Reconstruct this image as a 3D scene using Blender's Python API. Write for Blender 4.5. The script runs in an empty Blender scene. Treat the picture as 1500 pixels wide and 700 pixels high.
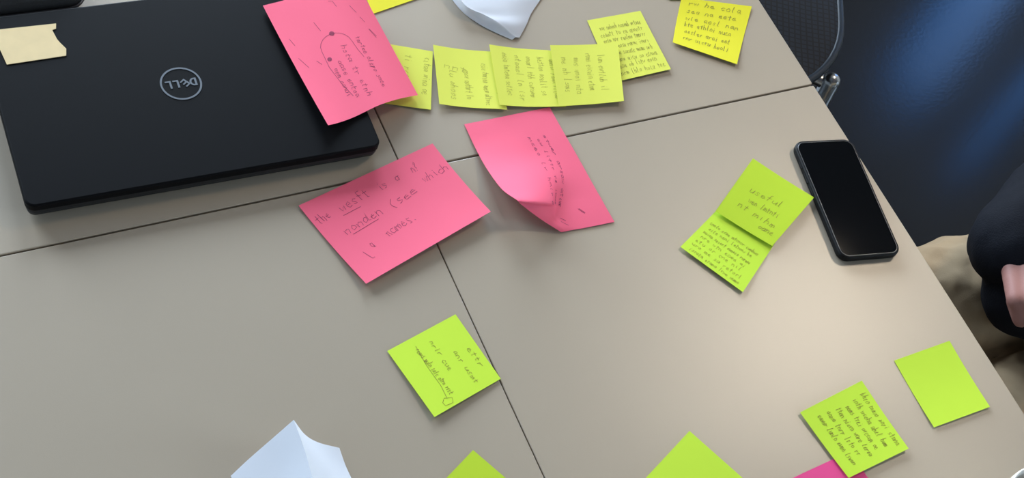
import bpy, bmesh, math, random
from mathutils import Vector, Matrix, Quaternion

# ------------------------------------------------------------------ camera, world, light, exposure
scene = bpy.context.scene
COL = scene.collection
T = 0.74                                   # height of the table tops

cam_data = bpy.data.cameras.new('camera')
cam_data.sensor_width = 36.0
cam_data.lens = 2062.33 * 36.0 / 1500.0
cam_data.clip_start = 0.02
cam = bpy.data.objects.new('camera', cam_data)
COL.objects.link(cam)
R = Matrix(((0.88414, 0.21292, -0.41589), (-0.39741, 0.81077, -0.42978), (0.24568, 0.54527, 0.80145)))
cam.matrix_world = Matrix.Translation((-0.49174, -0.68648, 1.09081 + T)) @ R.to_4x4()
scene.camera = cam

world = bpy.data.worlds.new('daylight')
scene.world = world
world.use_nodes = True
wn = world.node_tree.nodes
wn['Background'].inputs[0].default_value = (0.55, 0.72, 1.0, 1)
wn['Background'].inputs[1].default_value = 1.2

vs = scene.view_settings
vs.view_transform = 'Standard'
vs.look = 'None'
vs.gamma = 1.0
vs.use_curve_mapping = False
vs.exposure = 0.42

# room extents
X0, X1, Y0, Y1, H = -2.8, 3.0, -2.7, 2.6, 2.7


def area(name, loc, rot, sx, sy, power, color):
    d = bpy.data.lights.new(name, 'AREA')
    d.shape = 'RECTANGLE'
    d.size, d.size_y = sx, sy
    d.energy = power
    d.color = color
    o = bpy.data.objects.new(name, d)
    o.location = loc
    o.rotation_euler = rot
    COL.objects.link(o)
    return o


# window openings: (wall, along0, along1, sill, head)
WIN_RIGHT = [(1.20, 1.52, 0.75, 1.65), (0.93, 1.07, 0.75, 1.65), (-2.45, -1.25, 0.9, 2.3)]  # the last one is unseen, added to lighten faces turned right
WIN_LEFT_FILL = [(-0.9, 0.9, 0.9, 2.3)]  # unseen window, added as bluish fill from the left
WIN_BACK = [(-1.9, -0.5, 0.85, 2.4), (0.0, 1.4, 0.85, 2.4)]
for (a, b, s, h) in WIN_RIGHT:             # daylight through the right wall's windows, the widest one added to brighten right-facing paper
    area('window_daylight', (X1 - 0.03, (a + b) / 2, (s + h) / 2), (0, math.radians(90), 0), h - s - .1, b - a - .1, (0.8 if a < 1 else 2.4) if a > 0 else 44, (0.09, 0.35, 1.0) if a > 0 else (0.66, 0.84, 1.0))
for (a, b, s, h) in WIN_LEFT_FILL:              # bluish fill light at the added left window
    area('window_daylight', (X0 + 0.03, (a + b) / 2, (s + h) / 2), (0, math.radians(-90), 0), h - s - .1, b - a - .1, 9, (0.66, 0.86, 1.0))
for (a, b, s, h) in WIN_BACK:              # daylight entering through the back wall's windows
    area('window_daylight', ((a + b) / 2, Y1 - 0.03, (s + h) / 2), (math.radians(-90), 0, 0), b - a - .1, h - s - .1, 88, (0.72, 0.86, 1.0))

# ------------------------------------------------------------------ helpers


def P(x, y, z=0.0):
    return Vector((x, y, z + T))


def tag(o, label=None, cat=None, group=None, kind=None):
    if label: o['label'] = label
    if cat: o['category'] = cat
    if group: o['group'] = group
    if kind: o['kind'] = kind
    return o


def empty(name, loc=(0, 0, 0), rz=0.0):
    o = bpy.data.objects.new(name, None)
    o.empty_display_size = 0.05
    COL.objects.link(o)
    o.location = loc
    o.rotation_euler = (0, 0, rz)
    return o


def obj(name, bm, mat, parent=None, smooth=False):
    me = bpy.data.meshes.new(name)
    bmesh.ops.recalc_face_normals(bm, faces=bm.faces)
    bm.to_mesh(me)
    bm.free()
    if smooth:
        for p in me.polygons: p.use_smooth = True
        me.set_sharp_from_angle(angle=math.radians(50))
    o = bpy.data.objects.new(name, me)
    COL.objects.link(o)
    if mat is not None:
        me.materials.append(mat)
    if parent is not None:
        o.parent = parent
    return o


def add_box(bm, lo, hi, bevel=0.0, seg=2):
    m = Matrix.Translation([(lo[i] + hi[i]) / 2 for i in range(3)]) @ Matrix.Diagonal([hi[i] - lo[i] for i in range(3)] + [1])
    r = bmesh.ops.create_cube(bm, size=1.0, matrix=m)
    if bevel > 0:
        es = list({e for v in r['verts'] for e in v.link_edges})
        bmesh.ops.bevel(bm, geom=es, offset=bevel, segments=seg, affect='EDGES', profile=0.5)


def rrect(w, d, r, n=6):
    """outline of a rounded rectangle centred on the origin, counter clockwise"""
    pts = []
    for cx, cy, a0 in ((w / 2 - r, d / 2 - r, 0), (-w / 2 + r, d / 2 - r, 90), (-w / 2 + r, -d / 2 + r, 180), (w / 2 - r, -d / 2 + r, 270)):
        for i in range(n + 1):
            a = math.radians(a0 + 90 * i / n)
            pts.append((cx + r * math.cos(a), cy + r * math.sin(a)))
    return pts


def loft(bm, rings, cap0=True, cap1=True, closed=True):
    vr = [[bm.verts.new(p) for p in ring] for ring in rings]
    n = len(vr[0])
    for a, b in zip(vr[:-1], vr[1:]):
        for i in range(n if closed else n - 1):
            j = (i + 1) % n
            bm.faces.new((a[i], a[j], b[j], b[i]))
    if cap0: bm.faces.new(list(reversed(vr[0])))
    if cap1: bm.faces.new(vr[-1])
    return vr


def rslab(bm, w, d, r, prof, n=6, off=(0, 0)):
    """rounded rectangle slab; prof = list of (inset, z)"""
    rings = []
    for ins, z in prof:
        rings.append([(x + off[0], y + off[1], z) for x, y in rrect(w - 2 * ins, d - 2 * ins, max(r - ins, 0.0006), n)])
    return loft(bm, rings)


def add_tube(bm, pts, rad, n=10, caps=True):
    pts = [Vector(p) for p in pts]
    rads = rad if isinstance(rad, (list, tuple)) else [rad] * len(pts)
    rings = []
    up = None
    for i, p in enumerate(pts):
        t = (pts[min(i + 1, len(pts) - 1)] - pts[max(i - 1, 0)]).normalized()
        if up is None:
            up = Vector((0, 0, 1)) if abs(t.z) < 0.9 else Vector((1, 0, 0))
        a = t.cross(up).normalized()
        b = a.cross(t).normalized()
        up = b
        rings.append([p + (a * math.cos(2 * math.pi * k / n) + b * math.sin(2 * math.pi * k / n)) * rads[i] for k in range(n)])
    loft(bm, rings, caps, caps)


def add_capsule(bm, a, b, ra, rb, n=20):
    """sphere-swept cone from a to b with hemispherical ends"""
    a, b = Vector(a), Vector(b)
    d = b - a
    L = d.length
    q = Vector((0, 0, 1)).rotation_difference(d.normalized()) if L > 1e-6 else Quaternion()
    rings = []
    m = n // 2
    for i in range(1, m):
        th = math.pi / 2 * i / m
        rings.append((ra * math.sin(th), -ra * math.cos(th)))
    rings.append((ra, 0))
    rings.append((rb, L))
    for i in range(1, m):
        th = math.pi / 2 * i / m
        rings.append((rb * math.cos(th), L + rb * math.sin(th)))
    R3 = [[a + q @ Vector((r * math.cos(2 * math.pi * k / n), r * math.sin(2 * math.pi * k / n), z)) for k in range(n)] for r, z in rings]
    loft(bm, R3)


def add_ball(bm, c, r3, rot=None, n=24):
    m = Matrix.Translation(c) @ (rot.to_matrix().to_4x4() if rot else Matrix()) @ Matrix.Diagonal((r3[0], r3[1], r3[2], 1))
    bmesh.ops.create_uvsphere(bm, u_segments=n, v_segments=n // 2, radius=1.0, matrix=m)


# ------------------------------------------------------------------ materials


def srgb(r, g, b):
    f = lambda c: (c / 255 / 12.92) if c / 255 <= 0.04045 else ((c / 255 + 0.055) / 1.055) ** 2.4
    return (f(r), f(g), f(b), 1.0)


def mat(name, rgb, rough=0.6, metal=0.0, spec=0.5, noise=0.0, nscale=40.0, bump=0.0, bscale=200.0, trans=0.0, coat=0.0, detail=4.0):
    m = bpy.data.materials.new(name)
    m.use_nodes = True
    nt = m.node_tree
    b = nt.nodes['Principled BSDF']
    b.inputs['Roughness'].default_value = rough
    b.inputs['Metallic'].default_value = metal
    b.inputs['Specular IOR Level'].default_value = spec
    b.inputs['Coat Weight'].default_value = coat
    b.inputs['Transmission Weight'].default_value = trans
    tc = nt.nodes.new('ShaderNodeTexCoord')
    if noise > 0:
        n = nt.nodes.new('ShaderNodeTexNoise')
        n.inputs['Scale'].default_value = nscale
        n.inputs['Detail'].default_value = detail
        nt.links.new(tc.outputs['Object'], n.inputs['Vector'])
        mx = nt.nodes.new('ShaderNodeMix')
        mx.data_type = 'RGBA'
        mx.inputs[6].default_value = tuple(c * (1 - noise) for c in rgb[:3]) + (1,)
        mx.inputs[7].default_value = tuple(min(1, c * (1 + noise)) for c in rgb[:3]) + (1,)
        nt.links.new(n.outputs['Fac'], mx.inputs[0])
        nt.links.new(mx.outputs[2], b.inputs['Base Color'])
    else:
        b.inputs['Base Color'].default_value = rgb
    if bump > 0:
        n2 = nt.nodes.new('ShaderNodeTexNoise')
        n2.inputs['Scale'].default_value = bscale
        nt.links.new(tc.outputs['Object'], n2.inputs['Vector'])
        bp = nt.nodes.new('ShaderNodeBump')
        bp.inputs['Strength'].default_value = bump
        bp.inputs['Distance'].default_value = 0.002
        nt.links.new(n2.outputs['Fac'], bp.inputs['Height'])
        nt.links.new(bp.outputs['Normal'], b.inputs['Normal'])
    return m


M = {}
M['table'] = mat('table_laminate', srgb(179, 164, 144), 0.34, spec=1.0, noise=0.035, nscale=9, bump=0.03, bscale=900)
M['table_edge'] = mat('table_edge_band', srgb(60, 57, 54), 0.5)
M['steel_grey'] = mat('painted_steel', srgb(120, 122, 124), 0.4, metal=0.6)
M['lid'] = mat('laptop_lid', srgb(15, 15, 17), 0.5, spec=0.07, noise=0.06, nscale=700, bump=0.04, bscale=2500)
M['laptop_base'] = mat('laptop_base', srgb(22, 22, 24), 0.55)
M['logo'] = mat('logo_metal', srgb(98, 103, 110), 0.45, metal=0.3)
M['pink'] = mat('pink_paper', srgb(255, 108, 136), 0.75, spec=0.3, noise=0.02, nscale=30)
M['hot_pink'] = mat('deep_pink_paper', srgb(250, 85, 150), 0.75, spec=0.3, noise=0.02, nscale=30)
M['yellow'] = mat('pale_yellow_paper', srgb(228, 230, 92), 0.8, spec=0.3, noise=0.02, nscale=30)
M['deep_yellow'] = mat('strong_yellow_paper', srgb(238, 228, 48), 0.8, spec=0.3, noise=0.02, nscale=30)
M['lime'] = mat('lime_paper', srgb(208, 240, 66), 0.8, spec=0.3, noise=0.02, nscale=30)
M['olive_lime'] = mat('dark_lime_paper', srgb(196, 222, 50), 0.8, spec=0.3, noise=0.02, nscale=30)
M['white_paper'] = mat('white_paper', srgb(232, 234, 241), 0.75, spec=0.3, noise=0.01, nscale=40)
M['kraft'] = mat('buff_card', srgb(228, 202, 152), 0.8, noise=0.10, nscale=60)
M['ink'] = mat('pen_ink', srgb(40, 34, 48), 0.6)
M['faint_ink'] = mat('pencil_ink', srgb(138, 130, 44), 0.7)
M['pink_ink'] = mat('purple_ink', srgb(140, 36, 80), 0.7)
M['phone_case'] = mat('phone_case', srgb(11, 12, 14), 0.5, spec=0.22)
M['phone_rim'] = mat('phone_metal_rim', srgb(84, 88, 94), 0.35, metal=0.6)
M['screen'] = mat('phone_glass', srgb(8, 9, 11), 0.05, spec=0.3)
M['ceramic'] = mat('white_ceramic', srgb(238, 232, 222), 0.25)
M['coffee'] = mat('coffee', srgb(60, 35, 20), 0.15)
M['bag'] = mat('black_nylon', srgb(18, 19, 22), 0.75, bump=0.3, bscale=1500)
M['zip'] = mat('zip_metal', srgb(70, 70, 74), 0.4, metal=0.8)
M['chrome'] = mat('chrome', srgb(205, 208, 210), 0.28, metal=1.0)
M['skin'] = mat('skin', srgb(186, 132, 122), 0.55, noise=0.06, nscale=25, bump=0.1, bscale=500)
M['hair'] = mat('brown_hair', srgb(50, 36, 26), 0.6, noise=0.3, nscale=90)
M['sweater'] = mat('black_knit', srgb(17, 19, 27), 0.85, spec=0.2, bump=0.35, bscale=600)
M['trousers'] = mat('beige_cotton', srgb(188, 164, 132), 0.9, spec=0.2, noise=0.08, nscale=60, bump=0.2, bscale=900)
M['shoe'] = mat('black_leather', srgb(25, 22, 20), 0.4)
M['eye'] = mat('eye_white', srgb(235, 232, 228), 0.2)
M['iris'] = mat('eye_iris', srgb(50, 36, 26), 0.2)
M['lip'] = mat('lips', srgb(176, 108, 100), 0.5)
M['wall'] = mat('painted_wall', srgb(168, 166, 162), 0.85, noise=0.02, nscale=3, bump=0.05, bscale=300)
M['ceiling'] = mat('ceiling_paint', srgb(74, 74, 76), 0.9, bump=0.1, bscale=150)
M['trim'] = mat('white_trim', srgb(214, 212, 206), 0.5)
M['frame'] = mat('window_frame_metal', srgb(70, 74, 80), 0.45, metal=0.3)
M['lamp_body'] = mat('lamp_housing', srgb(220, 220, 218), 0.5)

# dark vinyl floor with a waxed sheen
M['floor'] = mat('dark_vinyl_floor', srgb(17, 18, 21), 0.17, spec=0.26, noise=0.25, nscale=5, bump=0.05, bscale=120)

# woven mesh of the chair seats
m = mat('navy_mesh', srgb(20, 27, 38), 0.7)
nt = m.node_tree
bsdf = nt.nodes['Principled BSDF']
tc = nt.nodes.new('ShaderNodeTexCoord')
br = nt.nodes.new('ShaderNodeTexBrick')
br.offset = 0.0
br.inputs['Scale'].default_value = 55
br.inputs['Brick Width'].default_value = 0.5
br.inputs['Row Height'].default_value = 0.5
br.inputs['Mortar Size'].default_value = 0.07
br.inputs['Color1'].default_value = srgb(26, 36, 50)
br.inputs['Color2'].default_value = srgb(22, 32, 46)
br.inputs['Mortar'].default_value = srgb(10, 13, 18)
nt.links.new(tc.outputs['Object'], br.inputs['Vector'])
nt.links.new(br.outputs['Color'], bsdf.inputs['Base Color'])
M['mesh'] = m
M['rim'] = mat('chair_rim_plastic', srgb(44, 56, 70), 0.4)

# lamp diffuser (gives off the warm ceiling light)
m = bpy.data.materials.new('lamp_diffuser')
m.use_nodes = True
b = m.node_tree.nodes['Principled BSDF']
b.inputs['Base Color'].default_value = (0.9, 0.88, 0.82, 1)
b.inputs['Emission Color'].default_value = (1.0, 0.83, 0.62, 1)
b.inputs['Emission Strength'].default_value = 25.0
M['diffuser'] = m

# window glass
m = bpy.data.materials.new('window_glass')
m.use_nodes = True
b = m.node_tree.nodes['Principled BSDF']
b.inputs['Base Color'].default_value = (0.95, 0.98, 1, 1)
b.inputs['Roughness'].default_value = 0.0
b.inputs['Transmission Weight'].default_value = 1.0
b.inputs['IOR'].default_value = 1.05
M['glass'] = m

# ------------------------------------------------------------------ the room
bm = bmesh.new(); add_box(bm, (X0 - .1, Y0 - .1, -0.1), (X1 + .1, Y1 + .1, 0)); tag(obj('floor', bm, M['floor']), kind='structure')
bm = bmesh.new(); add_box(bm, (X0 - .1, Y0 - .1, H), (X1 + .1, Y1 + .1, H + .1)); tag(obj('ceiling', bm, M['ceiling']), kind='structure')
bm = bmesh.new(); add_box(bm, (X0, Y0 - .1, 0), (X1, Y0, H)); tag(obj('wall_front', bm, M['wall']), kind='structure')


def wall_with_windows(name, axis, spans, lo, hi):
    bm = bmesh.new()

    def seg(a, b, z0, z1):
        if b - a < 1e-4 or z1 - z0 < 1e-4: return
        if axis == 'l': add_box(bm, (X0 - .1, a, z0), (X0, b, z1))
        elif axis == 'x': add_box(bm, (X1, a, z0), (X1 + .1, b, z1))
        else: add_box(bm, (a, Y1, z0), (b, Y1 + .1, z1))
    cur = lo
    for (a, b, s, h) in sorted(spans):
        seg(cur, a, 0, H); seg(a, b, 0, s); seg(a, b, h, H); cur = b
    seg(cur, hi, 0, H)
    return tag(obj(name, bm, M['wall']), kind='structure')


wall_with_windows('wall_left', 'l', WIN_LEFT_FILL, Y0 - .1, Y1 + .1)
wall_with_windows('wall_right', 'x', WIN_RIGHT, Y0 - .1, Y1 + .1)
wall_with_windows('wall_back', 'y', WIN_BACK, X0 - .1, X1)
wi = 0
for axis, spans in (('x', WIN_RIGHT), ('y', WIN_BACK), ('l', WIN_LEFT_FILL)):  # the left and the widest right-hand window are added for fill light
    for (a, b, s, h) in spans:
        wi += 1
        root = empty('window_%d' % wi, {'x': (X1 + .05, (a + b) / 2, s), 'l': (X0 - .05, (a + b) / 2, s), 'y': ((a + b) / 2, Y1 + .05, s)}[axis], 0 if axis == 'y' else math.radians(90))
        tag(root, kind='structure')
        w, hh = (b - a) / 2 - .001, h - s - .001
        bm = bmesh.new()
        add_box(bm, (-w, -.03, .001), (-w + .05, .03, hh)); add_box(bm, (w - .05, -.03, .001), (w, .03, hh))
        add_box(bm, (-w + .05, -.03, .001), (w - .05, .03, .05)); add_box(bm, (-w + .05, -.03, hh - .05), (w - .05, .03, hh))
        obj('window_frame', bm, M['frame'], root)
        bm = bmesh.new(); add_box(bm, (-w + .05, -.003, .05), (w - .05, .003, hh - .05)); obj('pane', bm, M['glass'], root)
for nm, lo, hi in (('left', (X0, Y0, 0), (X0 + .012, Y1, .08)), ('front', (X0 + .012, Y0, 0), (X1 - .012, Y0 + .012, .08)),
                   ('right', (X1 - .012, Y0, 0), (X1, Y1, .08)), ('back', (X0 + .012, Y1 - .012, 0), (X1 - .012, Y1, .08))):
    bm = bmesh.new(); add_box(bm, lo, hi, .002, 1); tag(obj('baseboard_' + nm, bm, M['trim']), kind='structure')


def ceiling_lamp(x, y, label):
    root = empty('ceiling_lamp', (x, y, H))
    tag(root, label, 'lamp')
    bm = bmesh.new()
    a, b = .20, .22
    for lo, hi in (((-b, -b, -.05), (-a, b, 0)), ((a, -b, -.05), (b, b, 0)), ((-a, -b, -.05), (a, -a, 0)), ((-a, a, -.05), (a, b, 0))):
        add_box(bm, lo, hi)
    obj('lamp_frame', bm, M['lamp_body'], root)
    bm = bmesh.new(); add_box(bm, (-a, -a, -.04), (a, a, -.005)); obj('diffuser', bm, M['diffuser'], root)


ceiling_lamp(1.75, 0.45, 'square warm ceiling lamp over the right-hand table edge')

# ------------------------------------------------------------------ the four tables
TW, TL, TH = 0.503, 1.2, 0.025


def table(x0, y0, x1, y1, label):
    cx, cy = (x0 + x1) / 2, (y0 + y1) / 2
    root = empty('table', (cx, cy, 0))
    tag(root, label, 'table', 'four tables pushed together')
    w, d = x1 - x0, y1 - y0
    bm = bmesh.new()
    rslab(bm, w, d, 0.002, [(.0, T - TH + .002), (.0, T - .0007), (.0003, T - .0002), (.0007, T)], 4)
    top = obj('tabletop', bm, M['table'], root)
    bm = bmesh.new()
    rslab(bm, w - .002, d - .002, 0.004, [(.002, T - TH), (0, T - TH + .002)], 4)
    obj('edge_band', bm, M['table_edge'], top)
    for sx in (-1, 1):
        for sy in (-1, 1):
            bm = bmesh.new()
            lx, ly = sx * (w / 2 - .04), sy * (d / 2 - .06)
            add_tube(bm, [(lx, ly, .012), (lx, ly, T - TH)], .018, 16)
            leg = obj('leg', bm, M['steel_grey'], root, True)
            bm = bmesh.new(); add_tube(bm, [(lx, ly, 0), (lx, ly, .012)], .021, 16); obj('foot_cap', bm, M['laptop_base'], leg)
    for sy in (-1, 1):
        bm = bmesh.new(); add_box(bm, (-w / 2 + .04, sy * (d / 2 - .06) - .012, T - TH - .05), (w / 2 - .04, sy * (d / 2 - .06) + .012, T - TH))
        obj('rail', bm, M['steel_grey'], root)


gA, gB = 0.0010, 0.0006       # half widths of the joints
table(-TW, gA, -gB, TL, 'grey-beige table carrying the closed laptop')
table(gB, gA, TW, TL, 'grey-beige table under the row of overlapping yellow notes')
table(-TW, -TL, -gB, -gA, 'grey-beige table with the folded white paper, in front of the laptop')
table(gB, -TL, TW, -gA, 'grey-beige table carrying the phone and the blank lime note')

# ------------------------------------------------------------------ laptop
LX, LY, LA = -0.1815, 0.1335, math.radians(-1.65)
lap = empty('laptop', P(LX, LY), LA)
tag(lap, 'closed black laptop with a round silver logo on its lid', 'laptop')
LW, LD = 0.3315, 0.219
bm = bmesh.new()
rslab(bm, LW - .002, LD - .002, .008, [(.006, .002), (.001, .005), (0, .0095), (.0005, .0125)], 6)
obj('base', bm, M['laptop_base'], lap)
bm = bmesh.new()
rslab(bm, LW, LD, .009, [(.0012, .0135), (0, .0145), (0, .0205), (.0006, .0215), (.0018, .022)], 6)
lid = obj('lid', bm, M['lid'], lap)
for px in (-.14, .14):
    for py in (-.09, .09):
        bm = bmesh.new(); add_tube(bm, [(px, py, 0), (px, py, .0025)], .007, 14); obj('rubber_foot', bm, M['laptop_base'], lap)
for px in (-.11, .11):
    bm = bmesh.new(); add_tube(bm, [(px - .025, LD / 2 - .004, .012), (px + .025, LD / 2 - .004, .012)], .0048, 12); obj('hinge', bm, M['laptop_base'], lap)
# the round logo: ring and the slanted-E word mark, top of the letters towards the laptop's front edge
lg = empty('logo', (-.0005, -.0005, .022), math.radians(180)); lg.parent = lid
bm = bmesh.new()
n = 72
rings = [[(r * math.cos(2 * math.pi * i / n), r * math.sin(2 * math.pi * i / n), z) for i in range(n)] for r, z in ((.0196, 0), (.0196, .0004), (.0178, .0004), (.0178, 0))]
loft(bm, rings, False, False)
obj('logo_ring', bm, M['logo'], lg)


def letter(polys, ox, rotdeg=0, s=1.0, oy=0.0):
    bm = bmesh.new()
    a = math.radians(rotdeg)
    for poly in polys:
        ring0 = []
        for x, y in poly:
            x, y = x * s, y * s
            ring0.append((ox + x * math.cos(a) - y * math.sin(a), oy + x * math.sin(a) + y * math.cos(a)))
        loft(bm, [[(x, y, 0) for x, y in ring0], [(x, y, .0004) for x, y in ring0]])
    return bm


hL, wL, st = .0092, .0062, .0019


def bars(L): return [[(a, b), (c, b), (c, d), (a, d)] for a, b, c, d in L]


def d_shape():
    bm = bmesh.new()
    out, inn = [], []
    k = 12
    for i in range(k + 1):
        a = -math.pi / 2 + math.pi * i / k
        out.append((.0026 + (hL / 2 - .0004) * math.cos(a), hL / 2 * math.sin(a)))
        inn.append((.0026 + (hL / 2 - .0004 - st) * math.cos(a), (hL / 2 - st * .85) * math.sin(a)))
    outer = [(0, -hL / 2)] + out + [(0, hL / 2)]
    inner = [(st, -hL / 2 + st * .85)] + inn + [(st, hL / 2 - st * .85)]
    cx = -.0150
    for i in range(len(outer)):
        j = (i + 1) % len(outer)
        q = [outer[i], outer[j], inner[j], inner[i]]
        loft(bm, [[(x + cx, y, 0) for x, y in q], [(x + cx, y, .0004) for x, y in q]])
    return bm


def named(nm, bm): return obj(nm, bm, M['logo'], lg)


named('logo_letter', d_shape())
E_ = bars([(-wL / 2, -hL / 2, -wL / 2 + st, hL / 2), (-wL / 2 + st, -hL / 2, wL / 2, -hL / 2 + st * .8), (-wL / 2 + st, -st * .4, wL / 2, st * .4), (-wL / 2 + st, hL / 2 - st * .8, wL / 2, hL / 2)])
named('logo_letter', letter(E_, -.0040, 38, .92))
L_ = bars([(0, -hL / 2, st, hL / 2), (st, -hL / 2, wL * .9, -hL / 2 + st * .85)])
named('logo_letter', letter(L_, .0018))
named('logo_letter', letter(L_, .0090))

# ------------------------------------------------------------------ paper sheets
rnd = random.Random(7)


def catmull(p0, p1, p2, p3, t):
    return 0.5 * ((2 * p1) + (p2 - p0) * t + (2 * p0 - 5 * p1 + 4 * p2 - p3) * t * t + (3 * p1 - p0 - 3 * p2 + p3) * t ** 3)


class GridSurf:
    """smooth surface through a grid of points (rows top to bottom, columns left to right)"""

    def __init__(self, g):
        self.g = [[P(*p) for p in r] for r in g]

    def line(self, pts, t):
        n = len(pts) - 1
        x = min(max(t, 0), 1) * n
        i = min(int(x), n - 1)
        f = x - i
        p0 = pts[i - 1] if i > 0 else 2 * pts[0] - pts[1]
        p3 = pts[i + 2] if i + 2 <= n else 2 * pts[n] - pts[n - 1]
        return catmull(p0, pts[i], pts[i + 1], p3, f)

    def __call__(self, u, v):
        return self.line([self.line(r, u) for r in self.g], v)


class NoteSurf:
    """four corners (tl, tr, br, bl) plus an extra lift(u, v)"""

    def __init__(self, c, lift=None):
        self.c = [P(*p) for p in c]
        self.lift = lift

    def __call__(self, u, v):
        a, b, c, d = self.c
        p = (a * (1 - u) + b * u) * (1 - v) + (d * (1 - u) + c * u) * v
        if self.lift: p = p + Vector((0, 0, self.lift(u, v)))
        return p


def normal(S, u, v, e=0.02):
    a = S(min(u + e, 1), v) - S(max(u - e, 0), v)
    b = S(u, min(v + e, 1)) - S(u, max(v - e, 0))
    n = b.cross(a).normalized()
    return n if n.z > -0.2 else -n


def sheet_bm(S, nu=18, nv=18, th=0.00018, origin=Vector((0, 0, 0)), bm=None):
    bm = bm or bmesh.new()
    top, bot = [], []
    for j in range(nv + 1):
        rt, rb = [], []
        for i in range(nu + 1):
            u, v = i / nu, j / nv
            p = S(u, v) - origin
            n = normal(S, u, v)
            rt.append(bm.verts.new(p + n * th)); rb.append(bm.verts.new(p))
        top.append(rt); bot.append(rb)
    for j in range(nv):
        for i in range(nu):
            bm.faces.new((top[j][i], top[j + 1][i], top[j + 1][i + 1], top[j][i + 1]))
            bm.faces.new((bot[j][i], bot[j][i + 1], bot[j + 1][i + 1], bot[j + 1][i]))
    for j in range(nv):
        for i in (0, nu):
            bm.faces.new((top[j][i], top[j + 1][i], bot[j + 1][i], bot[j][i]))
    for i in range(nu):
        for j in (0, nv):
            bm.faces.new((top[j][i], top[j][i + 1], bot[j][i + 1], bot[j][i]))
    return bm


# a tiny single-stroke hand: every glyph is a list of polylines in a unit box
GLYPH = {
    'a': [[(.8, .9), (.3, 1), (.1, .5), (.3, .05), (.7, .3), (.8, .95), (.8, .2), (1, 0)]],
    'b': [[(.2, 1.9), (.2, 0), (.6, 0), (.85, .5), (.6, 1), (.2, .7)]],
    'c': [[(.85, .85), (.5, 1), (.15, .5), (.45, 0), (.9, .15)]],
    'd': [[(.8, .9), (.3, 1), (.1, .5), (.3, .05), (.7, .3), (.85, 1.9), (.8, .1), (1, 0)]],
    'e': [[(.15, .5), (.8, .6), (.55, 1), (.2, .7), (.2, .2), (.5, 0), (.95, .2)]],
    'f': [[(.8, 1.8), (.5, 1.9), (.4, 0)], [(.1, 1), (.8, 1)]],
    'g': [[(.8, .9), (.3, 1), (.1, .5), (.4, .05), (.8, .9), (.75, -.6), (.3, -.8)]],
    'h': [[(.15, 1.9), (.15, 0)], [(.15, .7), (.5, 1), (.75, .7), (.75, 0)]],
    'i': [[(.4, 1), (.4, .1), (.6, 0)], [(.4, 1.4), (.45, 1.45)]],
    'k': [[(.2, 1.9), (.2, 0)], [(.8, 1), (.25, .5), (.8, 0)]],
    'l': [[(.3, 1.9), (.3, .1), (.6, 0)]],
    'm': [[(.05, 1), (.1, 0)], [(.1, .7), (.3, 1), (.45, .7), (.45, 0)], [(.45, .7), (.7, 1), (.85, .7), (.9, 0)]],
    'n': [[(.1, 1), (.15, 0)], [(.15, .7), (.5, 1), (.75, .7), (.8, 0)]],
    'o': [[(.5, 1), (.15, .6), (.35, .05), (.75, .2), (.8, .75), (.5, 1)]],
    'p': [[(.15, 1), (.15, -.8)], [(.15, .8), (.6, 1), (.85, .5), (.5, 0), (.15, .2)]],
    'r': [[(.2, 1), (.25, 0)], [(.25, .6), (.5, .95), (.85, .9)]],
    's': [[(.8, .9), (.4, 1), (.25, .7), (.75, .35), (.6, .02), (.15, .1)]],
    't': [[(.4, 1.6), (.4, .1), (.7, 0)], [(.05, 1.05), (.8, 1.05)]],
    'u': [[(.1, 1), (.15, .2), (.5, 0), (.8, .4), (.85, 1), (.9, 0)]],
    'v': [[(.1, 1), (.45, 0), (.85, 1)]],
    'w': [[(.05, 1), (.25, 0), (.5, .8), (.7, 0), (.95, 1)]],
    'x': [[(.1, 1), (.85, 0)], [(.85, 1), (.1, 0)]],
    'y': [[(.1, 1), (.45, .1)], [(.85, 1), (.3, -.8)]],
    '(': [[(.7, 1.8), (.3, 1), (.3, .3), (.7, -.4)]],
    '.': [[(.2, .05), (.3, 0)]],
    '-': [[(.1, .5), (.9, .5)]],
    '?': [[(.1, 1.5), (.5, 1.9), (.8, 1.5), (.45, .9), (.45, .5)], [(.45, .1), (.5, .05)]],
}
ALPH = 'aceimnorstuwaelnotrh'


def words(k):
    return ' '.join(''.join(rnd.choice(ALPH) for _ in range(rnd.choice((2, 3, 4, 4, 5, 6)))) for _ in range(k))


def strokes(text, a, b, size, jitter=0.10):
    """polylines in (u, v) for a line of handwriting from a to b; size = x-height in uv units (u/v isotropic enough)"""
    a, b = Vector(a), Vector(b)
    d = (b - a)
    L = d.length
    d.normalize()
    upv = Vector((d.y, -d.x))              # writing's up direction in uv (v grows downwards)
    adv = L / max(len(text), 1)
    out = []
    for i, ch in enumerate(text):
        if ch == ' ': continue
        wob = rnd.uniform(-.12, .12) * size
        for pl in GLYPH.get(ch, GLYPH['o']):
            pts = []
            for x, y in pl:
                q = a + d * (adv * (i + x * .92 + .12 * y)) + upv * (size * y + wob)
                pts.append((q.x + rnd.uniform(-1, 1) * size * jitter, q.y + rnd.uniform(-1, 1) * size * jitter))
            out.append(pts)
    return out


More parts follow.
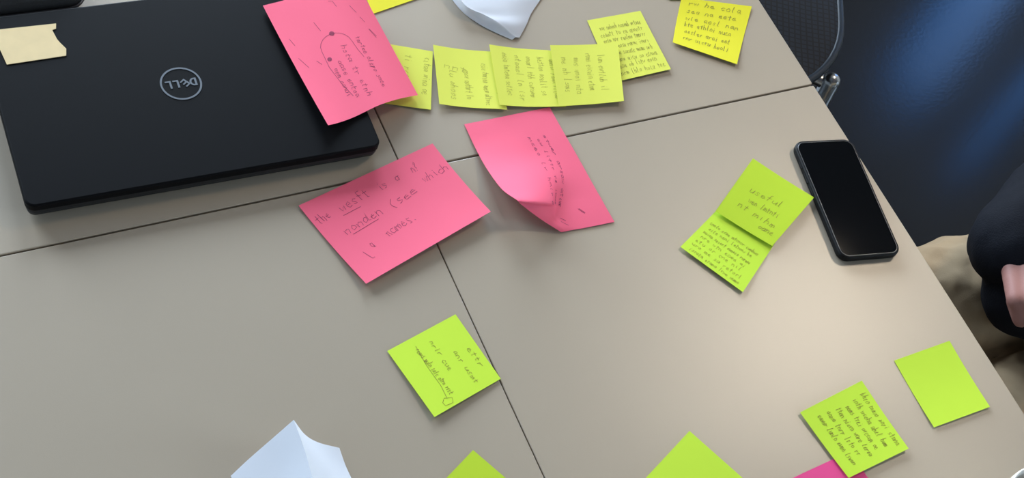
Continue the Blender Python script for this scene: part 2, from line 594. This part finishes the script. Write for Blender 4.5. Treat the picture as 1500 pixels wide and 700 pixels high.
def ink_bm(S, lines, width, origin, lift=0.00034):
    bm = bmesh.new()
    for pl in lines:
        pts = []
        for (u0, v0), (u1, v1) in zip(pl[:-1], pl[1:]):
            k = max(1, int(math.hypot(u1 - u0, v1 - v0) / .05))
            for s in range(k):
                pts.append((u0 + (u1 - u0) * s / k, v0 + (v1 - v0) * s / k))
        pts.append(pl[-1])
        pts = [(u, v) for u, v in pts if .01 < u < .99 and .01 < v < .99]
        if len(pts) < 2: continue
        W = [(S(u, v), normal(S, u, v)) for u, v in pts]
        L, Rr = [], []
        for i, (p, nn) in enumerate(W):
            t = W[min(i + 1, len(W) - 1)][0] - W[max(i - 1, 0)][0]
            if t.length < 1e-7: t = Vector((1, 0, 0))
            s = t.normalized().cross(nn) * width / 2
            L.append(bm.verts.new(p + nn * lift + s - origin)); Rr.append(bm.verts.new(p + nn * lift - s - origin))
        for i in range(len(W) - 1):
            bm.faces.new((L[i], L[i + 1], Rr[i + 1], Rr[i]))
    return bm


def sheet(name, S, material, label, cat, group=None, writing=None, ink='ink', width=.0003, nu=18, nv=18):
    o0 = S(.5, .5)
    root = obj(name, sheet_bm(S, nu, nv, origin=o0), M[material], None, True)
    root.location = o0
    tag(root, label, cat, group)
    if writing:
        tag(obj('handwriting', ink_bm(S, writing, width, o0), M[ink], root), kind='stuff')
    return root


def note(c, material, label, group, lift=None, **k):
    return sheet('sticky_note', NoteSurf(c, lift), material, label, 'sticky note', group, **k)


mm = lambda *p: [tuple(x / 1000 for x in q) for q in p]
GY, GL, GP = 'yellow sticky notes', 'lime green sticky notes', 'large pink notes'


def rows(specs, size, jitter=.12):
    """specs: (text or word count, start uv, end uv)"""
    out = []
    for t, a, b in specs:
        out += strokes(t if isinstance(t, str) else words(t), a, b, size, jitter)
    return out


def hlines(v0, v1, n, k, size, u0=.1, u1=.92, last=None):
    out = []
    for i in range(n):
        v = v0 + (v1 - v0) * i / max(1, n - 1)
        e = u1 - rnd.uniform(0, .12) if not (last and i == n - 1) else last
        out += rows([(k, (u0 + rnd.uniform(-.02, .03), v + rnd.uniform(-.01, .01)), (e, v + rnd.uniform(-.015, .015)))], size)
    return out


def vlines(u0, u1, n, k, size, v0=.1, v1=.92):
    out = []
    for i in range(n):
        u = u0 + (u1 - u0) * i / max(1, n - 1)
        out += rows([(k, (u, v0 + rnd.uniform(0, .08)), (u + rnd.uniform(-.015, .015), v1 - rnd.uniform(0, .18)))], size)
    return out


# --- yellow notes, from the far left of the frame's top to the right
note(mm((44.6, 273, .8), (119, 287, .8), (93.3 + 26, 212, .8), (43.9, 197.1, .8)), 'deep_yellow',
     'strong yellow note poking out behind the pink note that lies on the laptop', GY)
note(mm((18.5, 166, 1.2), (86.8, 135, 1.6), (54.9, 63, 2.2), (-13.5, 92, 1.2)), 'yellow',
     'leftmost yellow note of the overlapping row, half under the pink note', GY, writing=vlines(.62, .88, 2, 3, .06), ink='faint_ink')
note(mm((89.1, 141.2, 4.5), (159, 117.5, 2.2), (133, 44.4, 2.4), (65.1, 66.1, 4.0)), 'yellow',
     'second yellow note from the left in the overlapping row', GY, lift=lambda u, v: -.0018 * math.sin(math.pi * min(u * 1.2, 1)) + .001 * v * v,
     writing=rows([(2, (.2, .38), (.2, .9)), ('nnt', (.12, .36), (.46, .42)), (3, (.42, .36), (.42, .86)), (4, (.68, .22), (.7, .95)), (1, (.88, .5), (.88, .8))], .06), ink='faint_ink')
note(mm((148.6, 128, 6), (222, 105.5, 3.4), (197.8, 33.5, 3.4), (126.5, 50.6, 5.5)), 'yellow',
     'third yellow note from the left in the overlapping row, above the curled pink note', GY, lift=lambda u, v: -.0016 * math.sin(math.pi * min(u * 1.2, 1)),
     writing=vlines(.17, .84, 5, 3, .055), ink='faint_ink')
note(mm((276.5, 141.1, 1), (346, 141.6, 1), (340.2, 55.2, 1.4), (267, 53, 1)), 'yellow',
     'yellow note densely written, tucked under the right end of the overlapping row', GY, lift=lambda u, v: .0015 * v * v,
     writing=hlines(.2, .93, 8, 4, .045, .12, .95), ink='faint_ink', width=.0004)
note(mm((214.6, 112.5, 7), (294.4, 100.9, 5), (263.3, 24.7, 6), (188.8, 34.8, 5.6)), 'yellow',
     'rightmost yellow note of the overlapping row, lying on top', GY, lift=lambda u, v: -.0012 * math.sin(math.pi * u),
     writing=vlines(.13, .68, 4, 3, .058, .14, .92), ink='faint_ink')
note(mm((352, 215, .8), (428, 215, .8), (428, 143, .8), (390, 150, .8)), 'yellow',
     'pale yellow note showing only a sliver at the top, left of the strong yellow one', GY)
note(mm((405.5, 149.9, 1.6), (487, 120.3, 1.6), (422.2, 44.7, 3), (360.9, 89.8, 3)), 'deep_yellow',
     'strong yellow note with dark handwriting nearest the far table edge', GY, lift=lambda u, v: -.002 * math.sin(math.pi * v),
     writing=hlines(.14, .86, 6, 3, .052, .12, .92), ink='faint_ink', width=.0006)

# --- pink notes
SA = NoteSurf(mm((-76.1, 208.2, 27), (31.4, 230.4, 20), (46.7, 80.4, 7), (-66.1, 46.8, 31)))
_c = SA.c
def liftA(u, v):
    # stays on the lid up to its right-hand edge, then hangs free over it
    base = (27 * (1 - u) + 20 * u) * (1 - v) + (31 * (1 - u) + 7 * u) * v
    want = 24.2 + 7 * max(0, .35 - u) ** 2 * 10 * v * v + 2.5 * max(0, .2 - u) / .2 * (1 - v)
    drop = max(0, u - .50) / .5
    want -= drop ** 1.5 * (2 + 15.5 * v)
    return (want - base) / 1000
SA.lift = liftA
wA = []
wA += vlines(.50, .68, 2, 3, .032, .42, .95) + vlines(.33, .40, 2, 2, .03, .55, .95)
wA += [[(.47 + .16 * math.cos(a) , .47 + .10 * math.sin(a)) for a in [math.pi * (1.0 + .1 * i) for i in range(11)]], [(.31, .47), (.30, .6), (.33, .75), (.37, .86)], [(.63, .47), (.64, .55), (.66, .62)]]
for (cu, cv, r) in ((.485, .37, .024), (.34, .545, .020)):
    wA += [[(cu + r * s * math.cos(a), cv + r * .7 * s * math.sin(a)) for a in [2 * math.pi * i / 10 for i in range(11)]] for s in (1, .75, .5, .25)]
wA += [[(.86, .42), (.89, .5)], [(.865, .42), (.9, .49)], [(.80, .2), (.83, .27)], [(.84, .31), (.86, .36)], [(.22, .52), (.25, .56)], [(.38, .24), (.40, .32)], [(.08, .3), (.1, .36)], [(.07, .46), (.12, .55)], [(.66, .70), (.7, .72)], [(.62, .12), (.66, .13), (.67, .18)]]
sheet('sticky_note', SA, 'pink', 'pink note with a pen diagram lying over the right edge of the laptop lid', 'sticky note', GP, writing=wA, ink='pink_ink', width=.0004, nu=24, nv=24)

wB = rows([('the', (.03, .26), (.13, .25)), ('wesft', (.20, .25), (.43, .22)), ('is', (.50, .23), (.56, .22)), ('a', (.63, .21), (.66, .21)), ('n?', (.75, .20), (.81, .20)), ('which', (.78, .36), (.98, .34)),
           ('nonden', (.12, .48), (.42, .45)), ('(see', (.48, .45), (.70, .42)), ('a', (.20, .72), (.23, .71)), ('names.', (.33, .70), (.58, .66)), ('l', (.15, .82), (.18, .81))], .055)
wB += [[(.16, .50), (.36, .48)], [(.19, .285), (.32, .28)]]
note(mm((-113.5, -15.1, 2), (40.4, 23, 2), (64.0 - 2, -69.3 - 2.4, 9), (-82.9 - 1, -112.7 - 2, 6.5)), 'pink',
     'pink note with three lines of handwriting lying just in front of the laptop', GP,
     lift=lambda u, v: -.006 * v * (1 - v) * 1.6, writing=wB, ink='pink_ink', width=.0004, nu=24, nv=24)

pinkC = [[(0.0824, 0.0387, 0.001), (0.1142, 0.0386, 0.001), (0.1411, 0.0388, 0.001), (0.1611, 0.0388, 0.001), (0.1813, 0.0388, 0.001)], [(0.0808, 0.0059, 0.003), (0.1132, 0.0091, 0.0025), (0.1405, 0.0084, 0.002), (0.1602, 0.0078, 0.0015), (0.1817, 0.0073, 0.0015)], [(0.0783, -0.0238, 0.01), (0.1133, -0.0223, 0.007), (0.1407, -0.0211, 0.0035), (0.1608, -0.0213, 0.002), (0.1828, -0.0226, 0.0015)], [(0.0763, -0.058, 0.023), (0.1058, -0.0583, 0.019), (0.1337, -0.0536, 0.01), (0.1553, -0.0505, 0.0032), (0.1834, -0.0527, 0.0015)], [(0.0813, -0.0782, 0.031), (0.1003, -0.0818, 0.027), (0.1236, -0.08, 0.015), (0.1411, -0.0741, 0.0028), (0.1839, -0.0745, 0.0015)], [(0.0864, -0.0817, 0.026), (0.1025, -0.0839, 0.021), (0.1242, -0.0832, 0.011), (0.1388, -0.0792, 0.0024), (0.1842, -0.0789, 0.0015)], [(0.1058, -0.0941, 0.012), (0.1142, -0.0942, 0.009), (0.124, -0.0928, 0.0045), (0.1358, -0.0923, 0.0018), (0.1845, -0.0944, 0.0015)], [(0.1252, -0.108, 0.002), (0.1299, -0.1081, 0.0016), (0.1377, -0.1082, 0.0012), (0.1505, -0.1091, 0.0012), (0.1853, -0.1105, 0.0012)]]
wC = vlines(.5, .72, 3, 4, .026, .12, .75) + [[(.86, .80), (.88, .86)], [(.865, .80), (.885, .855)], [(.7, .86), (.72, .9)], [(.6, .9), (.62, .95)]]
sheet('sticky_note', GridSurf(pinkC), 'pink', 'pink note with one corner buckled up off the table below the yellow row', 'sticky note', GP, writing=wC, ink='pink_ink', width=.0004, nu=36, nv=48)
note(mm((219.8, -412.2, .8), (295.8, -406.2, .8), (303.5, -481.8, .8), (227.5, -487.8, .8)), 'hot_pink',
     'small deep pink note peeking out under a written lime note at the bottom', 'small pink note')

# --- lime notes
note(mm((-88.6, -182.9, 1), (-13.2, -164.7, .8), (.7, -238.8, 1.5), (-73.5, -257.3, 3)), 'lime',
     'lime note on the joint between the two near tables, with a long line of pen', GL, lift=lambda u, v: .0012 * (1 - u) * v,
     writing=rows([(5, (.30, .16), (.33, .86)), (2, (.5, .15), (.5, .6)), (2, (.68, .4), (.68, .9)), (1, (.86, .45), (.86, .75))], .04) + [[(.33, .12), (.30, .4), (.30, .7), (.27, .88)], [(.19, .9), (.24, .86), (.33, .9), (.30, .96), (.2, .95), (.19, .9)]], ink='faint_ink', width=.0004)
note(mm((238.5, -156.5, 3.2), (302.5, -124.5, .8), (341, -180, .8), (277.3, -221.8, 3.2)), 'lime',
     'lime note densely written, lower one of the pair beside the phone', GL, lift=lambda u, v: -.001 * math.sin(math.pi * u),
     writing=[[(.98 - v, u) for u, v in pl] for pl in hlines(.3, .92, 7, 4, .04, .08, .92)], ink='faint_ink', width=.00035)
note(mm((374.6, -76.2, 2), (415.1, -140.5, 5.0), (336.4, -182, 4.2), (296.7, -127.7, 4.2)), 'olive_lime',
     'lime note with a few words whose corner touches the phone', GL, lift=lambda u, v: -.0008 * math.sin(math.pi * u),
     writing=rows([('useful', (.22, .48), (.75, .42)), (2, (.30, .62), (.8, .6)), (2, (.2, .75), (.85, .76)), (1, (.65, .88), (.9, .88))], .055), ink='faint_ink', width=.00045)
note(mm((397, -335.3, .8), (470.9, -333.4, .8), (468.4, -410.9, 2.2), (395.2, -411.6, 2.2)), 'lime',
     'blank lime note near the right-hand table edge', GL, lift=lambda u, v: -.001 * math.sin(math.pi * v))
note(mm((266.7, -356, 3), (348.9, -345, 2.2), (354.4, -423.1, 4), (278.1, -429.7, 3)), 'lime',
     'lime note covered in lines of handwriting, lying on a deep pink note', GL, lift=lambda u, v: -.0008 * math.sin(math.pi * v),
     writing=vlines(.16, .86, 6, 4, .05, .12, .95), ink='faint_ink', width=.00045)
note(mm((151.2, -339.2, .8), (183, -408.3, 1.4), (113.9, -440.1, 1.4), (82.1, -371, .8)), 'lime',
     'blank lime note corner at the bottom, right of the table joint', GL)
note(mm((-51.4, -295.5, .8), (-16.5, -363, 1.2), (-84, -397.9, 1.2), (-118.9, -330.4, .8)), 'olive_lime',
     'darker lime note corner at the bottom, left of the table joint', GL)

# ------------------------------------------------------------------ white papers, card scrap
white_top = [[(0.1794, 0.1327, 0.0008), (0.1811, 0.1333, 0.0014), (0.1832, 0.134, 0.0023), (0.1845, 0.134, 0.0024), (0.1867, 0.1339, 0.0016), (0.1891, 0.1341, 0.0008)], [(0.1632, 0.1482, 0.0008), (0.166, 0.1492, 0.0045), (0.169, 0.1503, 0.0086), (0.1722, 0.1512, 0.009), (0.1872, 0.148, 0.0065), (0.2044, 0.1495, 0.001)], [(0.1514, 0.1623, 0.0008), (0.1534, 0.1626, 0.006), (0.1568, 0.1642, 0.01), (0.1598, 0.1648, 0.0103), (0.1851, 0.1609, 0.008), (0.2181, 0.1647, 0.001)], [(0.1407, 0.1811, 0.0008), (0.1409, 0.1794, 0.007), (0.1418, 0.1786, 0.012), (0.1452, 0.1792, 0.0122), (0.1847, 0.178, 0.01), (0.2434, 0.1862, 0.001)], [(0.1354, 0.211, 0.0008), (0.1364, 0.211, 0.007), (0.1371, 0.2103, 0.013), (0.1404, 0.2104, 0.0132), (0.1868, 0.2079, 0.011), (0.2736, 0.2116, 0.001)], [(0.1366, 0.2596, 0.0008), (0.1373, 0.2585, 0.007), (0.1381, 0.2577, 0.013), (0.1422, 0.2578, 0.0132), (0.195, 0.2496, 0.011), (0.3163, 0.2486, 0.001)]]
S = GridSurf(white_top)
sheet('folded_paper', S, 'white_paper', 'folded white paper with a rolled edge at the top, behind the yellow row', 'paper', None, nu=60, nv=40)
wl = [[(-0.1997, -0.2366, 0.034), (-0.2188, -0.2418, 0.02), (-0.2386, -0.2482, 0.009), (-0.2564, -0.2553, 0.0008)], [(-0.2001, -0.2649, 0.033), (-0.2182, -0.2715, 0.019), (-0.237, -0.2785, 0.009), (-0.2553, -0.2839, 0.0008)], [(-0.2024, -0.2983, 0.032), (-0.2208, -0.3028, 0.018), (-0.2399, -0.3082, 0.008), (-0.2562, -0.3144, 0.0008)], [(-0.2046, -0.3339, 0.031), (-0.2236, -0.3372, 0.018), (-0.2416, -0.3415, 0.008), (-0.2565, -0.3461, 0.0008)]]
wr = [[(-0.1997, -0.2366, 0.034), (-0.1929, -0.2478, 0.025), (-0.1818, -0.2541, 0.015), (-0.1632, -0.2598, 0.004)], [(-0.2001, -0.2649, 0.033), (-0.1899, -0.2724, 0.022), (-0.178, -0.2766, 0.012), (-0.1632, -0.2772, 0.002)], [(-0.2024, -0.2983, 0.032), (-0.19, -0.3013, 0.02), (-0.1752, -0.3028, 0.01), (-0.1613, -0.3006, 0.0008)], [(-0.2046, -0.3339, 0.031), (-0.1902, -0.335, 0.018), (-0.1752, -0.3358, 0.008), (-0.1606, -0.3326, 0.0008)]]
o0 = P(-.2, -.29, 0)
tent = empty('folded_paper', o0)
tag(tent, 'white paper folded into a small tent, left on the near table', 'paper')
for g in (wl, wr):
    obj('paper_leaf', sheet_bm(GridSurf(g), 18, 18, origin=o0), M['white_paper'], tent, True)

outline = [(-.352, .2318), (-.2746, .2276), (-.2762, .2215), (-.2800, .2205), (-.2785, .2085), (-.2770, .2040), (-.2733, .1955), (-.2754, .1874), (-.3292, .1878), (-.3312, .2085), (-.3500, .2110)]
bm = bmesh.new()
c0 = P(-.305, .208, .0222)
loft(bm, [[(x + .305, y - .208, z) for x, y in outline] for z in (0, .0006)])
tag(obj('card_scrap', bm, M['kraft']), 'torn buff card scrap lying on the laptop lid', 'card').location = c0

# ------------------------------------------------------------------ phone
ph = empty('phone', P(.4500, -.1510), 0)
ex = Vector((501.4 - 430.1, -84.5 + 71.5, 0)).normalized()
ph.rotation_euler = (0, 0, math.atan2(ex.y, ex.x))
tag(ph, 'black smartphone in a dark case near the table edge', 'phone')
PW, PL = .0735, .1500
bm = bmesh.new()
rslab(bm, PW, PL, .0115, [(.0025, 0), (.0008, .0012), (0, .003), (0, .0075), (.0004, .0085), (.0014, .0092), (.0022, .0090)], 8)
body = obj('case', bm, M['phone_case'], ph, True)
bm = bmesh.new()
rslab(bm, PW - .0044, PL - .0044, .0095, [(0, .0085), (0, .0091), (.0003, .0093), (.0009, .0093)], 8)
obj('metal_rim', bm, M['phone_rim'], ph)
bm = bmesh.new()
rslab(bm, PW - .0060, PL - .0060, .0088, [(0, .0090), (0, .00935), (.0003, .0095)], 8)
scr = obj('screen', bm, M['screen'], ph)
for yy, ll in ((.045, .008), (.028, .012), (.012, .012)):
    bm = bmesh.new(); add_box(bm, (-PW / 2 - .0007, yy - ll / 2, .0035), (-PW / 2 + .001, yy + ll / 2, .0065), .0004, 1); obj('side_button', bm, M['phone_case'], ph)

# ------------------------------------------------------------------ mug at the near right corner
mug = empty('mug', P(.3885, -.5345))
tag(mug, 'white ceramic mug whose rim shows at the bottom right corner', 'mug')
bm = bmesh.new()
prof = [(.026, 0), (.030, .001), (.032, .006), (.0385, .05), (.040, .086), (.0398, .0895), (.0388, .0905), (.0375, .0895), (.0365, .08), (.034, .05), (.029, .01), (.0, .008)]
n = 48
rings = [[(max(r, .0005) * math.cos(2 * math.pi * i / n), max(r, .0005) * math.sin(2 * math.pi * i / n), z) for i in range(n)] for r, z in prof]
loft(bm, rings)
obj('cup_body', bm, M['ceramic'], mug, True)
bm = bmesh.new()
add_tube(bm, [(.037 + .026 * math.sin(math.pi * i / 12), 0, .075 - .055 * i / 12) for i in range(13)], .0045, 10)
hd = obj('handle', bm, M['ceramic'], mug, True); hd.rotation_euler = (0, 0, math.radians(-60))
bm = bmesh.new(); loft(bm, [[(.0355 * math.cos(2 * math.pi * i / n), .0355 * math.sin(2 * math.pi * i / n), z) for i in range(n)] for z in (.069, .070)]); obj('coffee', bm, M['coffee'], mug)

# ------------------------------------------------------------------ black bag behind the laptop
bag = empty('laptop_sleeve', P(-.3630, .3725), LA)
tag(bag, 'black fabric sleeve lying behind the laptop at the far left', 'bag')
bm = bmesh.new()
rslab(bm, .255, .235, .02, [(.012, 0), (.004, .003), (0, .011), (0, .017), (.004, .024), (.014, .028), (.04, .0295)], 6)
obj('shell', bm, M['bag'], bag, True)
bm = bmesh.new()
zp = [(x, y, .014) for x, y in rrect(.257, .237, .02, 6)]
add_tube(bm, zp + [zp[0]], .0016, 8); obj('zip', bm, M['zip'], bag, True)
bm = bmesh.new(); add_box(bm, (-.10, -.1205, .012), (-.094, -.1180, .016), .0005, 1); obj('zip_pull', bm, M['zip'], bag)

# ------------------------------------------------------------------ chairs


def chair(loc, rz, label, style_leg=None):
    """faces local +y, seat centre over the origin"""
    root = empty('chair', loc, rz)
    tag(root, label, 'chair', 'mesh chairs at the tables')
    W, D = .466, .46
    bm = bmesh.new()
    rslab(bm, W - .016, D - .016, .19, [(.006, .425), (0, .432), (0, .445), (.012, .4475), (.05, .444)], 10)
    seat = obj('seat', bm, M['mesh'], root, True)
    bm = bmesh.new()
    zp = [(x, y, .442) for x, y in rrect(W - .008, D - .008, .194, 14)]
    add_tube(bm, zp + [zp[0], zp[1]], .0062, 8); obj('seat_rim', bm, M['rim'], root, True)
    bm = bmesh.new()
    rr = rrect(.40, .34, .08, 8)
    rings = []
    for ins, dy in ((.004, -.012), (0, -.006), (0, .006), (.004, .012)):
        rings.append([(x * (1 - ins * 4), -D / 2 - .03 + dy - .10 * (y + .17) + .12 * (x / .2) ** 2 * .25, .74 + y * (1 - ins * 4)) for x, y in rr])
    loft(bm, rings)
    obj('backrest', bm, M['mesh'], root, True)
    for sx in (-1, 1):
        bm = bmesh.new(); add_tube(bm, [(sx * .17, -.17, .424), (sx * .17, -.215, .45), (sx * .17, -.235, .55), (sx * .165, -.262, .74)], .011, 12); obj('back_post', bm, M['chrome'], root, True)
        for sy in (-1, 1):
            tx, ty, bx_, by_ = (sx * .224, .127, sx * .236, .175) if sy > 0 else (sx * .195, -.16, sx * .21, -.20)
            bm = bmesh.new()
            add_tube(bm, [(tx * .6, ty * .8, .405), (tx, ty, .405)], .010, 12)
            ax = Vector((tx, ty, .412)) - Vector((bx_, by_, .012))
            L = ax.length
            rr = .0140
            ks = [0, 1] + [1 + rr * math.sin(math.radians(a)) / L for a in (20, 40, 60, 75, 86)]
            add_tube(bm, [Vector((bx_, by_, .012)) + ax * k for k in ks], [rr, rr] + [rr * math.cos(math.radians(a)) for a in (20, 40, 60, 75, 86)], 18)
            leg = obj('leg', bm, M['chrome'], root, True)
            bm = bmesh.new(); add_tube(bm, [(bx_, by_, 0), (bx_, by_, .014)], .015, 14); obj('foot_cap', bm, M['laptop_base'], leg)
    return root


# empty chair turned beside the far right table edge
fd = Vector((-.5, -.87, 0)).normalized()              # facing direction
chair((.703, .427, 0), math.atan2(fd.y, fd.x) - math.pi / 2, 'empty dark mesh chair with chrome legs at the far right table edge')
chair((1.09, -.32, 0), math.pi / 2, 'dark mesh chair the seated person sits on')

# ------------------------------------------------------------------ the seated person (faces -x)
PC = Vector((1.06, -.32, 0))


def remeshed(name, bm, material, parent, voxel, smooth_it=6, disp=None):
    o = obj(name, bm, material, parent, True)
    r = o.modifiers.new('remesh', 'REMESH')
    r.mode = 'VOXEL'
    r.voxel_size = voxel
    r.use_smooth_shade = True
    s = o.modifiers.new('smooth', 'SMOOTH')
    s.iterations = smooth_it
    s.factor = 0.5
    if disp:
        tex = bpy.data.textures.new(name + '_folds', 'CLOUDS')
        tex.noise_scale = disp[0]
        d = o.modifiers.new('folds', 'DISPLACE')
        d.texture = tex
        d.strength = disp[1]
        d.mid_level = .5
        d.texture_coords = 'LOCAL'
    return o


hipR, hipL = Vector((1.08, -.235, .545)), Vector((1.08, -.405, .545))
kneeR, kneeL = Vector((.60, -.225, .540)), Vector((.60, -.390, .535))
ankR, ankL = Vector((.62, -.225, .09)), Vector((.60, -.43, .09))
chest = Vector((1.06, -.32, .95))
shR, shL = Vector((1.06, -.145, 1.03)), Vector((1.06, -.495, 1.03))
elR, elL = Vector((.90, -.145, .745)), Vector((.93, -.50, .745))
wrR, wrL = Vector((.676, -.240, .695)), Vector((.690, -.280, .652))
head = Vector((1.00, -.32, 1.335))

bm = bmesh.new()
# trunk, neck, head
add_capsule(bm, (1.09, -.32, .60), (1.07, -.32, .95), .125, .12)
add_capsule(bm, (1.07, -.25, .62), (1.07, -.24, 1.0), .075, .085)
add_capsule(bm, (1.07, -.39, .62), (1.07, -.40, 1.0), .075, .085)
add_capsule(bm, (1.06, -.32, 1.05), (1.015, -.32, 1.24), .062, .055)
add_ball(bm, (1.005, -.32, 1.345), (.098, .077, .115))
add_capsule(bm, (.955, -.32, 1.275), (.945, -.32, 1.285), .045, .045)
add_capsule(bm, (.912, -.32, 1.355), (.890, -.32, 1.320), .010, .015)
for s in (-1, 1):
    add_ball(bm, (1.015, -.32 + s * .079, 1.335), (.020, .010, .032))
    add_ball(bm, (.922, -.32 + s * .032, 1.375), (.012, .020, .008))
# limbs
for a, b, ra, rb in ((shR, elR, .052, .042), (elR, wrR, .041, .028), (shL, elL, .052, .042), (elL, wrL, .041, .028),
                     (hipR, kneeR, .078, .056), (kneeR, ankR, .054, .036), (hipL, kneeL, .078, .056), (kneeL, ankL, .054, .036)):
    add_capsule(bm, a, b, ra, rb)
for a in (ankR, ankL):
    add_capsule(bm, a + Vector((.02, 0, -.045)), a + Vector((-.13, 0, -.055)), .035, .028)


def hand(bm, wrist, fwd, up, side, curl, scale=1.0, thumb_side=1):
    """palm plus five fingers; fwd = wrist to knuckles, up = back of the hand, side = towards the thumb"""
    f, u = fwd.normalized(), up.normalized()
    s = f.cross(u).normalized() * thumb_side
    u = (u - f * u.dot(f)).normalized()
    W = lambda a, b, c: wrist + (f * a + s * b + u * c) * scale
    for k, b in enumerate((.030, .010, -.010, -.028)):
        add_capsule(bm, W(.0, b * .6, 0), W(.082 - (.0, .0, .004, .012)[k], b, .004), .0150 * scale, .0112 * scale, 14)
    for k, (b, L) in enumerate(((.030, .072), (.010, .082), (-.010, .076), (-.028, .060))):
        p = W(.082 - (.0, .0, .004, .012)[k], b, .004)
        ang = 0
        rr = .0098
        for seg, frac in enumerate((.45, .31, .24)):
            ang += curl[seg]
            d = f * math.cos(ang) - u * math.sin(ang) + s * (.05 * (1.5 - k))
            q = p + d.normalized() * L * frac * scale
            add_capsule(bm, p, q, rr * scale, (rr - .0008) * scale, 12)
            p = q
            rr -= .0008
    p = W(.018, .026, -.004)
    for d, L, r in ((f * .6 + s * .75 - u * .25, .042, .0135), (f * .85 + s * .35 - u * .3, .034, .0112), (f * .95 + s * .05 - u * .35, .026, .0100)):
        q = p + d.normalized() * L * scale
        add_capsule(bm, p, q, r * scale, (r - .0012) * scale, 12)
        p = q


# the right hand lies over the left forearm with curled fingers; the left hand is tucked beneath the right forearm
hand(bm, Vector((.668, -.240, .712)), Vector((-.34, -.94, 0)), Vector((-.7, -.2, .75)), None, (1.0, 1.5, 1.0), 1.0, -1)
hand(bm, wrL + Vector((.01, .006, -.002)), Vector((.85, .5, .05)), Vector((0, 0, 1)), None, (.2, .25, .2), .95, 1)
body = remeshed('person', bm, M['skin'], None, .0034, 2)
tag(body, 'person in a black sweater and beige trousers seated at the right, hand over forearm', 'person')

bm = bmesh.new()
add_capsule(bm, (1.10, -.32, .57), (1.08, -.32, .95), .150, .140)
add_capsule(bm, (1.08, -.24, .58), (1.07, -.225, 1.0), .105, .10)
add_capsule(bm, (1.08, -.40, .58), (1.07, -.415, 1.0), .105, .10)
add_capsule(bm, (1.06, -.32, 1.06), (1.045, -.32, 1.12), .085, .068)
for a, b, ra, rb in ((shR, elR, .072, .062), (elR, wrR + Vector((0, .006, 0)), .062, .056), (shL, elL, .072, .060), (elL, wrL, .058, .055)):
    add_capsule(bm, a, b, ra, rb)
remeshed('sweater', bm, M['sweater'], body, .006, 4, (.06, .012))

bm = bmesh.new()
add_capsule(bm, (1.10, -.25, .55), (1.10, -.39, .55), .105, .105)
for a, b, ra, rb in ((hipR, kneeR, .092, .078), (kneeR, ankR + Vector((0, 0, .03)), .078, .058), (hipL, kneeL, .092, .078), (kneeL, ankL + Vector((0, 0, .03)), .078, .058)):
    add_capsule(bm, a, b, ra, rb)
remeshed('trousers', bm, M['trousers'], body, .006, 4, (.045, .017))
for a in (ankR, ankL):
    bm = bmesh.new()
    add_capsule(bm, a + Vector((.025, 0, -.045)), a + Vector((-.14, 0, -.052)), .043, .036)
    add_capsule(bm, a + Vector((.01, 0, .0)), a + Vector((.01, 0, -.03)), .046, .045)
    for v in bm.verts: v.co.z = max(v.co.z, .001)
    remeshed('shoe', bm, M['shoe'], body, .005, 3)
bm = bmesh.new()
add_ball(bm, (1.022, -.32, 1.375), (.102, .087, .098))
add_ball(bm, (1.055, -.32, 1.33), (.070, .080, .090))
remeshed('hair', bm, M['hair'], body, .006, 2, (.015, .01))
for s in (-1, 1):
    bm = bmesh.new(); add_ball(bm, (.9205, -.32 + s * .032, 1.352), (.011, .014, .0075), None, 16); e = obj('eye', bm, M['eye'], body, True)
    bm = bmesh.new(); add_ball(bm, (.9110, -.32 + s * .032, 1.352), (.003, .006, .006), None, 12); obj('iris', bm, M['iris'], e, True)
bm = bmesh.new(); add_ball(bm, (.9075, -.32, 1.290), (.008, .024, .007), None, 16); obj('lips', bm, M['lip'], body, True)
